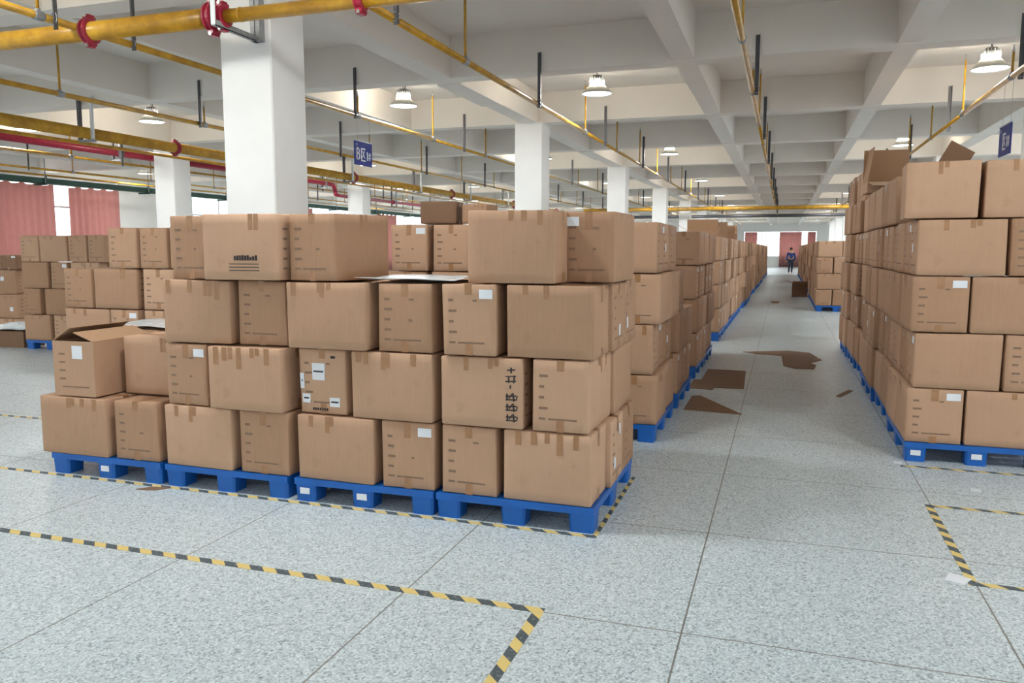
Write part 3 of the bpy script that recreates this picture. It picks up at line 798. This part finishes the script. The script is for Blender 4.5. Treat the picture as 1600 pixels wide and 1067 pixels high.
EXTRA = [   # cartons behind the front faces that show on the right side or on top
 (-1.24, 4.29 + .6, 0, PI, 'second carton along the right side of bottom layer of the front stack', side_label(('x', .3, .7), ('x', .7, .25))),
 (-1.24, 4.29 + 1.0, 0, PI, 'rear carton along the right side of bottom layer of the front stack', None),
 (-1.165, 5.18, 1, PI / 2, 'rear carton along the right side of second layer of front stack', None),
 (-1.24, 4.29 + .6, 2, PI, 'second carton along the right side of third layer, with white label', side_label(('x', .4, .2))),
 (-1.24, 4.29 + 1.0, 2, PI, 'rear carton along the right side of third layer of front stack', side_label(('x', .7, .25))),
 (-1.735, 5.18, 2, PI / 2, 'third layer carton hidden behind the front row, right of the gap', None),
 (-2.14, 5.18, 2, PI / 2, 'third layer carton whose top shows in the gap of the top layer', None),
 (-2.65, 4.89, 2, 0, 'third layer carton behind the twisted top carton', None),
 (-2.65, 5.29, 2, 0, 'rear third layer carton behind the twisted top carton', None),
 (-4.72, 5.20, 1, PI / 2, 'second layer carton behind the ragged open carton', None),
 (-4.2, 5.14, 1, 0, 'second layer carton behind the shaded set back carton', None),
 (-3.2, 5.10, 3, PI / 2, 'top layer carton just behind the worn carton with dark lettering', None)]
for (x, y, ly, rt, text, ex) in EXTRA: carton(x, y, zl(ly), rt, text, ST, extra=ex)
for i, x0 in enumerate((-4.955, -3.945, -2.92, -1.93)):
    pallet(x0 + PW / 2, YF + PD / 2, 0, 'blue plastic pallet under the front block, %s from left' % ORD[i], 'blue pallets under the front block', True, ((3,), (), (0, 3), ())[i])
# white sheet painting lamp-lit tops on the third layer; white film on the low stack
def sheet(name, pts, z, label, cat, mat, th=.004, wav=0.012, seed=1):
    rnd = random.Random(seed)
    cx_ = sum(p[0] for p in pts) / len(pts); cy_ = sum(p[1] for p in pts) / len(pts); rings = 4; mb = MB()
    P_ = []
    for i in range(len(pts)):
        a, b = pts[i], pts[(i + 1) % len(pts)]
        for k in range(3): P_.append((a[0] + (b[0] - a[0]) * k / 3, a[1] + (b[1] - a[1]) * k / 3))
    n_ = len(P_); mb.v.append((0, 0, wav))
    for r in range(1, rings + 1):
        for p in P_: mb.v.append(((p[0] - cx_) * r / rings, (p[1] - cy_) * r / rings, wav * rnd.random() + (0 if r < rings else 0)))
    for i in range(n_): mb.f.append((0, 1 + i, 1 + (i + 1) % n_))
    for r in range(rings - 1):
        for i in range(n_):
            a = 1 + r * n_ + i; b = 1 + r * n_ + (i + 1) % n_; mb.f.append((a, a + n_, b + n_, b))
    o = mb.build(name, mat, None, True, (cx_, cy_, z)); md = o.modifiers.new('s', 'SOLIDIFY'); md.thickness = th; md.offset = 1
    return tag(o, label, cat)
sheet('film_and_lit_top', [(-2.46, 4.30), (-1.80, 4.30), (-1.78, 4.95), (-2.42, 5.0)], zl(3) + .006, 'white sheet standing for lamp-lit carton tops in the gap of the front stack', 'plastic sheet', 'plastic_film', .002, .02)  # white sheet puts the lamp-lit carton tops into colour
sheet('film_and_lit_top', [(-5.06, 4.95), (-4.45, 4.93), (-4.3, 5.45), (-5.05, 5.5)], zl(2) + .01, 'white film over the low stack behind the ragged open carton', 'plastic sheet', 'plastic_film', .002, .02)

# ---- second block behind
SB = 'second stack block'
YB = 6.55
SECOND = [
 (-7.25, -6.86, 2, 'S', 'third layer carton at the far left of the second block'), (-6.84, -6.26, 2, 'L', 'long third layer carton, second from left in second block'),
 (-7.25, -6.67, 1, 'L', 'tilted second layer carton at the far left of the second block'), (-6.65, -6.27, 1, 'S', 'second layer carton with white label beside the tilted one'),
 (-7.25, -6.86, 0, 'S', 'bottom carton at the left end of the second block'), (-6.84, -6.26, 0, 'L', 'long bottom carton at the left end of the second block'),
 (-6.62, -6.24, 3, 'S', 'top layer carton standing leftmost on the second block'), (-6.22, -5.86, 3, 'S', 'top layer carton beside the leftmost one of the second block'),
 (-6.20, -5.80, 2, 'S', 'third layer carton below the second top carton of the second block'), (-6.20, -5.62, 1, 'L', 'second layer carton third from left in second block'),
 (-5.80, -5.22, 2, 'L', 'long third layer carton behind the leftmost tall front stack'), (-5.84, -5.26, 3, 'L', 'long top layer carton behind the leftmost tall front stack'),
 (-3.37, -3.00, 3, 'S', 'olive printed carton with white label seen through the gap, left one'), (-2.96, -2.60, 3, 'S', 'olive printed carton seen through the gap, right one'),
 (-2.57, -2.0, 3, 'L', 'top layer carton of second block hidden behind the pinkish one'),
 (-3.6, -3.02, 2, 'L', 'third layer carton of second block under the olive ones, left'), (-2.98, -2.4, 2, 'L', 'third layer carton of second block under the olive ones, right')]
for (xl, xr, ly, kd, text) in SECOND:
    wd = xr - xl - .018; xc = (xl + xr) / 2
    if kd == 'L': carton(xc, YB + CW / 2, zl(ly), R(3) if 'tilted' in text else 0, text, SB, L=wd)
    else: carton(xc, YB + CL / 2, zl(ly), PI / 2, text, SB, Wd=wd, lab=['tr'] if 'white label' in text else None)
carton(-2.96, 6.78, zl(4) - .0, R(8), 'small dark brown carton on top of the second block', SB, L=.33, Wd=.26, H=.2, mat='kraft_dark', text=False)
carton(-2.6, 6.80, zl(4), R(-4), 'small pale carton beside the small dark brown one on top', SB, L=.24, Wd=.24, H=.17, text=False)
for i, x0 in enumerate((-7.24, -6.23, -3.98, -2.97)):
    pallet(x0 + PW / 2, YB + PD / 2, 0, 'blue pallet beneath the second block, %s from left' % ORD[i], 'blue pallets of the second block', False)
for (x0, ll) in ((-3.98, (0, 1)), (-2.97, (0, 1))):
    for ly in ll: carton(x0 + .27, YB + CW / 2, zl(ly), 0, 'hidden %s layer long carton of the second block, %s' % (ORD[ly], 'left' if x0 < -3.5 else 'right'), SB, parts=False); carton(x0 + .765, YB + CL / 2, zl(ly), PI / 2, 'hidden %s layer turned carton of the second block, %s' % (ORD[ly], 'left' if x0 < -3.5 else 'right'), SB, parts=False)
carton(-6.03, YB + CL / 2, zl(0), PI / 2, 'bottom carton third from left in second block', SB, parts=False)
carton(-5.52, YB + CW / 2, zl(0), 0, 'long bottom carton fourth from left in second block', SB, parts=False)
carton(-5.4, YB + CL / 2, zl(1), PI / 2, 'second layer carton fourth from left in second block', SB, parts=False)
pallet(-5.22 + PW / 2 - .98, YB + PD / 2, 0, 'blue pallet beneath the second block, behind the leftmost tall front stack', None, False) if False else None

# ---- aisle rows
BUD = [300]
far = MB()
def far_box(x, y, z, rot, L=CL, W_=CW, H_=CH):
    c_, s_ = math.cos(rot), math.sin(rot)
    far.obox((x, y, z + H_ / 2), (c_ * L / 2, s_ * L / 2, 0), (-s_ * W_ / 2, c_ * W_ / 2, 0), (0, 0, H_ / 2))
def row_stack(side, idx, x0, y0, layers, front, seed, near, first='A', lastgap=0, drop=()):
    rnd = random.Random(seed); nm = 'left' if side == 'left' else 'right'
    pats = []; p = first
    for l_ in range(layers): pats.append(p); p = 'B' if p == 'A' else 'A'
    pallet(x0 + PW / 2, y0 + PD / 2, 0, 'blue pallet under the %s %s aisle stack counted from the camera' % (ORD[idx], nm), 'blue pallets of the %s aisle row' % nm, near < 2, (0, 3) if (side == 'right' and idx == 0) else ())
    for l_, pat in enumerate(pats):
        inner = []   # keys on the aisle side
        if side == 'left': inner = ['L1', 'L2', 'L3'] if pat == 'B' else ['S1', 'S2']
        else: inner = ['L1', 'L2', 'L3'] if pat == 'A' else ['S1', 'S2']
        show = set(inner) | ({'L1', 'S1'} if front else set())
        jx = rnd.uniform(-.035, .02) if side == 'left' else rnd.uniform(-.015, .035)
        for (key, x, y, rt) in layer_boxes(x0, y0, pat):
            if key not in show or (l_, key) in drop: continue
            if l_ == layers - 1 and lastgap and key in ('L3', 'S2') and rnd.random() < lastgap: continue
            xx = x + jx + rnd.uniform(-.008, .008); yy = y + rnd.uniform(-.004, .004); r2 = rt + rnd.uniform(-.006, .006)
            pos = {'L1': 'near long', 'L2': 'middle long', 'L3': 'rear long', 'S1': 'near turned', 'S2': 'rear turned'}[key]
            if BUD[0] - NC[0] > 0:
                lab = None
                if key[0] == 'L' and rnd.random() < .55: lab = [rnd.choice(['tr', 'm', 'tl'])]
                if side == 'right' and idx == 0 and key == 'S1' and l_ in (0, 2): lab = ['tr']
                ex = None
                text = '%s %s carton, %s layer, %s %s aisle stack from the camera' % (pos, 'labelled' if lab else 'plain', ORD[l_], ORD[idx], nm)
                carton(xx, yy, zl(l_), r2, text, '%s aisle row' % nm, lab=lab, parts=near < 3)
            else: far_box(xx, yy, zl(l_), r2)

# right row near the camera
for i, y0 in enumerate((6.6, 7.86, 9.12, 10.38, 11.64, 12.9)):
    row_stack('right', i, .925 + (0, .03, .0, .05, .02, .0)[i], y0, (4, 5, 5, 5, 6, 6)[i], i == 0 or i in (3, 4), 40 + i, 0 if i < 2 else 1, 'B', 0)
# fifth layer of the first right stack
carton(1.09, 6.82, zl(4), R(-3), 'swollen carton with scuffed face, top left of the near right stack', 'right aisle row', L=.48, var=9, text=False)
carton(1.65, 6.82, zl(4), 0, 'plain top carton at the right edge, topmost of the near right stack', 'right aisle row', text=False)
t = open_carton('dark carton with one bent up flap on top of the near right stack', 1.28, 7.33, zl(4), 0, 'right aisle row', L=.5, H=.405, flaps=(None, None, None, None), mat='kraft_dark')
MB().obox((-.02, -.12, .49), (.085, 0, -.05), (0, .003, 0), (.045, 0, .085)).build('bent_flap', 'kraft_dark', t)
open_carton('open carton with tall raised flaps on top of the right aisle row', 1.12, 10.35, zl(5), R(3), 'right aisle row', L=.50, Wd=.40, H=.12, flaps=(100, 2, -8, 70), fl=.40)
# left row
k = 0
for i, y0 in enumerate((6.55, 8.08)): row_stack('left', k, -1.93, y0, 4 - i, i == 0, 60 + k, 0, 'B' if i else 'A', 0, () if not i else ((2, 'L3'), (2, 'L2'), (2, 'S2'))); k += 1
for i, y0 in enumerate((10.06, 11.34)): row_stack('left', k, -1.96, y0, 4, i == 0, 60 + k, 1, 'B'); k += 1
for i in range(6): row_stack('left', k, -2.0, 14.4 + 1.25 * i, 4, i == 0, 60 + k, 2, 'A' if i % 2 else 'B', .3); k += 1
kl = k
for (y, hh, fl_) in ((15.1, .12, (8, 85, 60, 20)), (17.6, .16, (-15, 100, 30, 80)), (20.2, .14, (20, 60, 75, 10)), (21.3, .2, (100, 5, 80, 30))):
    open_carton('open carton with raised flaps atop the left aisle row, about %s metres ahead' % {15.1: 'fifteen', 17.6: 'eighteen', 20.2: 'twenty', 21.3: 'twenty-one'}[y], -1.42, y, zl(4), R(4), 'open cartons atop the left aisle row', L=.55, H=hh, flaps=fl_, fl=.19)
# far-left group at the windows
LF = 'left side stack'
YL = 9.7
for (xl, xr, ly, kd, text) in [
 (-11.6, -11.2, 3, 'S', 'top left carton of the grey shaded stack near the curtains'), (-11.19, -10.62, 3, 'L', 'long top carton of the grey shaded stack near the curtains'),
 (-10.60, -10.22, 3, 'S', 'olive top carton right of the grey shaded stack'), (-10.2, -9.85, 3, 'S', 'pale top carton right of the olive one'),
 (-11.6, -11.04, 2, 'L', 'long third layer carton of the grey shaded stack'), (-10.99, -10.63, 2, 'S', 'third layer carton with white label in the grey shaded stack'),
 (-11.6, -11.23, 1, 'S', 'second layer carton left of the dark gap in the shaded stack'), (-11.14, -10.6, 1, 'L', 'second layer carton right of the dark gap in the shaded stack'),
 (-11.62, -11.05, 0, 'L', 'bottom long carton of the grey shaded stack above the small blue pallet'), (-10.99, -10.63, 0, 'S', 'bottom turned carton of the grey shaded stack'),
 (-10.58, -10.0, 2, 'L', 'third layer carton under the olive and pale top cartons'), (-10.58, -10.0, 1, 'L', 'second layer carton under the olive and pale top cartons'), (-10.58, -10.0, 0, 'L', 'bottom carton under the olive and pale top cartons')]:
    wd = xr - xl - .018; xc = (xl + xr) / 2
    if kd == 'L': carton(xc, YL + CW / 2, zl(ly), 0, text, LF, L=wd)
    else: carton(xc, YL + CL / 2, zl(ly), PI / 2, text, LF, Wd=wd, lab=['tr'] if 'white label' in text else None)
pallet(-11.6 + PW / 2, YL + PD / 2, 0, 'blue pallet under the grey shaded stack at the left', None, False)
pallet(-10.59 + PW / 2, YL + PD / 2, 0, 'blue pallet under the olive topped stack at the left', None, False)
HP = 'heap by the left edge'
open_carton('open carton on the floor at the left edge under a white bag', -12.05, 9.95, .0, R(4), HP, L=.62, Wd=.42, H=.27, flaps=(None, None, 100, None), mat='kraft_dark')
carton(-12.74, 10.5, 0, R(1), 'floor carton behind the open one at the left edge', HP)
carton(-12.72, 10.5, LAYH, R(-2), 'carton with white label, second up in the left edge heap', HP, extra=side_label(('y', .66, .3)))
carton(-12.76, 10.49, LAYH * 2, R(2), 'carton with white label, third up in the left edge heap', HP, extra=side_label(('y', .42, .55)))
carton(-12.60, 10.5, LAYH * 3, PI / 2, 'dark brown carton with white label on the left edge heap', HP, Wd=.36, L=.4, H=.25, mat='kraft_dark', lab=['tr'])
carton(-12.98, 10.5, LAYH * 3, PI / 2, 'pale topmost carton of the left edge heap', HP, Wd=.36, L=.4, H=.25)
# crumpled white bag on the open carton
mb = MB()
def bagfn(u, v):
    a = u * 2 * PI; rr = (.34 + .05 * math.sin(a * 3 + 1) + .03 * math.sin(a * 7)) * math.sin(PI * v * .5) ; h = .05 + .06 * math.cos(PI * v * .5) + .018 * math.sin(a * 5 + v * 9)
    return (rr * 1.1 * math.cos(a), rr * .75 * math.sin(a), h * (1 if v < .98 else .5))
mb.grid(bagfn, 40, 10)
o = mb.build('plastic_bag', 'plastic_film', None, True, (-12.05, 9.95, .275)); o.modifiers.new('s', 'SOLIDIFY').thickness = .004
tag(o, 'crumpled white plastic bag lying on the open carton at left edge', 'bag')

# right row beyond the gap, and the rest of both rows
k = 6
for i in range(6): row_stack('right', k, .84, 22.3 + 1.25 * i, 4, i == 0, 90 + k, 2, 'A' if i % 2 else 'B', .2); k += 1
kr = k
open_carton('dark open carton lying on the floor at right of the aisle far ahead', .56, 29.2, 0, PI / 2, None, L=.5, Wd=.5, H=.45, flaps=(20, 60, 70, 100), mat='kraft_dark')
for g in range(4):
    for i in range(6):
        y0 = 22.75 + 8 * g + 1.22 * i
        row_stack('left', kl, -1.97 + .03 * math.sin(g * 3 + i), y0, 4, i == 0, 200 + g * 10 + i, 3, 'A' if i % 2 else 'B', .3); kl += 1
        if g: row_stack('right', kr, .88 + .03 * math.sin(g + i * 2), y0, 4, i == 0, 300 + g * 10 + i, 3, 'A' if i % 2 else 'B', .3); kr += 1
o = far.build('cardboard_box', 'kraft'); tag(o, 'distant cartons stacked along both sides of the aisle', 'box', 'distant cartons', 'stuff')
print('cartons', NC[0], 'far faces', len(far.f) // 6)

# ------------------------------------------------------------------ things on the floor
def flat(name, pts, label, cat, mat='kraft_dark', th=.006, z=0):
    cx_ = sum(p[0] for p in pts) / len(pts); cy_ = sum(p[1] for p in pts) / len(pts)
    o = MB().prism([(p[0] - cx_, p[1] - cy_) for p in pts], th).build(name, mat, None, False, (cx_, cy_, z)); return tag(o, label, cat)
flat('cardboard_sheet', [(-1.0, 9.34), (-.72, 9.32), (-.71, 9.48), (-.38, 9.49), (-.42, 10.92), (-.91, 10.94), (-.91, 10.02), (-1.0, 10.0)], 'flattened brown cardboard sheet with square end, beside the left pallets', 'cardboard')
flat('cardboard_sheet', [(-.55, 13.0), (-.35, 12.8), (.02, 12.7), (.05, 11.6), (.20, 11.36), (.44, 11.4), (.48, 11.8), (.40, 12.0), (.58, 12.36), (.44, 13.2), (.1, 13.35)], 'torn brown cardboard sheet in the middle of the aisle', 'cardboard')
flat('cardboard_sheet', [(-.90, 8.85), (-.82, 8.9), (-.33, 7.99), (-.90, 8.05)], 'tapering flat grey-brown piece on the floor beside the left row', 'cardboard')  # thin tapering patch, darker than the floor
flat('cardboard_sheet', [(-.32, 25.4), (-.1, 25.3), (-.06, 26.1), (-.3, 26.3)], 'small brown cardboard scrap far down the aisle', 'cardboard')
flat('cardboard_sheet', [(.60, 9.35), (.64, 9.3), (.80, 9.75), (.76, 9.8)], 'narrow brown cardboard strip on the floor beside the right row', 'cardboard')
flat('paper_scrap', [(-4.06, 4.14), (-3.93, 4.16), (-3.86, 4.24), (-4.0, 4.21)], 'small torn brown scrap on the floor before the front pallets', 'scrap')
flat('paper_scrap', [(.80, 4.22), (.88, 4.19), (.93, 4.27), (.84, 4.33)], 'white paper scrap at the corner of the right floor tape', 'scrap', 'label_paper', .002)
flat('paper_scrap', [(.84, 6.5), (.90, 6.49), (.91, 6.56), (.85, 6.57)], 'white scrap on the floor at the corner of the near right stack', 'scrap', 'label_paper', .002)
flat('paper_scrap', [(1.24, 5.9), (1.30, 5.88), (1.31, 5.96), (1.25, 5.97)], 'tiny white scrap on the floor before the right stack', 'scrap', 'label_paper', .002)

def tape_strip(x0, x1, y0, y1, label): return tag(MB().box(x0, x1, y0, y1, 0.0003, .0018).build('floor_tape', 'hazard_tape'), label, 'floor tape', 'hazard floor tapes')
tw = .05
tape_strip(-12, -.955, 3.245, 3.295, 'long yellow and black floor tape in front of the front stacks')
tape_strip(-1.0, -.95, -1, 3.244, 'yellow and black floor tape running toward the camera from the corner')
tape_strip(-12, -.935, 4.232, 4.272, 'yellow and black floor tape just under the front pallet edges')
tape_strip(-.962, -.935, 4.273, 5.5, 'floor tape along the right side of the front pallets')
tape_strip(-12, -5.4, 5.64, 5.68, 'thin floor tape at left beyond the front stack')
tape_strip(.90, .945, 4.236, 5.44, 'yellow and black floor tape running along the aisle at right')
tape_strip(.90, 6, 4.19, 4.235, 'floor tape leading right from the near corner of the right bay')
tape_strip(.90, 6, 5.441, 5.485, 'floor tape leading right from the far corner of the right bay')
tape_strip(.88, 6, 6.42, 6.46, 'floor tape just before the near right pallet')

# ------------------------------------------------------------------ person far down the aisle
def skin_obj(name, verts, edges, radii, mat, parent=None, sub=1):
    me = bpy.data.meshes.new(name); me.from_pydata(verts, edges, []); me.materials.append(M[mat])
    o = bpy.data.objects.new(name, me); C.objects.link(o)
    o.modifiers.new('skin', 'SKIN')
    for v, r in zip(me.skin_vertices[0].data, radii): v.radius = (r, r) if not isinstance(r, tuple) else r
    me.skin_vertices[0].data[0].use_root = True
    if sub: s_ = o.modifiers.new('sub', 'SUBSURF'); s_.levels = sub; s_.render_levels = sub
    if parent: o.parent = parent
    return o
t = thing('person', 'person in dark blue work clothes walking far down the aisle', 'person', (.45, 56, 0), R(10))
V = [(0, 0, .95), (0, 0, 1.15), (0, .0, 1.38), (0, 0, 1.48), (0, -.01, 1.56), (0, -.01, 1.66),
     (-.10, 0, .88), (-.11, -.08, .50), (-.11, -.02, .09), (-.11, -.14, .04), (.10, 0, .88), (.11, .12, .50), (.11, .22, .09), (.11, .12, .05),
     (-.19, 0, 1.38), (-.24, .04, 1.12), (-.26, .0, .88), (-.26, -.02, .79), (.19, 0, 1.38), (.25, -.03, 1.12), (.26, -.04, .88), (.26, -.07, .80)]
E_ = [(0, 1), (1, 2), (2, 3), (3, 4), (4, 5), (0, 6), (6, 7), (7, 8), (8, 9), (0, 10), (10, 11), (11, 12), (12, 13), (2, 14), (14, 15), (15, 16), (16, 17), (2, 18), (18, 19), (19, 20), (20, 21)]
Rr = [.13, .12, .14, .055, .085, .08, .09, .06, .04, .035, .09, .06, .04, .035, .055, .042, .03, .035, .055, .042, .03, .035]
skin_obj('body', V, E_, Rr, 'skin', t, 1)
skin_obj('jacket', [V[i] for i in (0, 1, 2, 14, 15, 16, 18, 19, 20)], [(0, 1), (1, 2), (2, 3), (3, 4), (4, 5), (2, 6), (6, 7), (7, 8)], [.15, .14, .155, .07, .056, .045, .07, .056, .045], 'blue_cloth', t)
skin_obj('trousers', [V[i] for i in (0, 6, 7, 8, 10, 11, 12)], [(0, 1), (1, 2), (2, 3), (0, 4), (4, 5), (5, 6)], [.145, .105, .075, .055, .105, .075, .055], 'dark_cloth', t)
MB().lathe([(0, .12), (.05, .11), (.085, .07), (.1, .02), (.095, -.04), (.06, -.07)], 14, (0, .01, 1.63)).build('hair', 'hair', t, True)
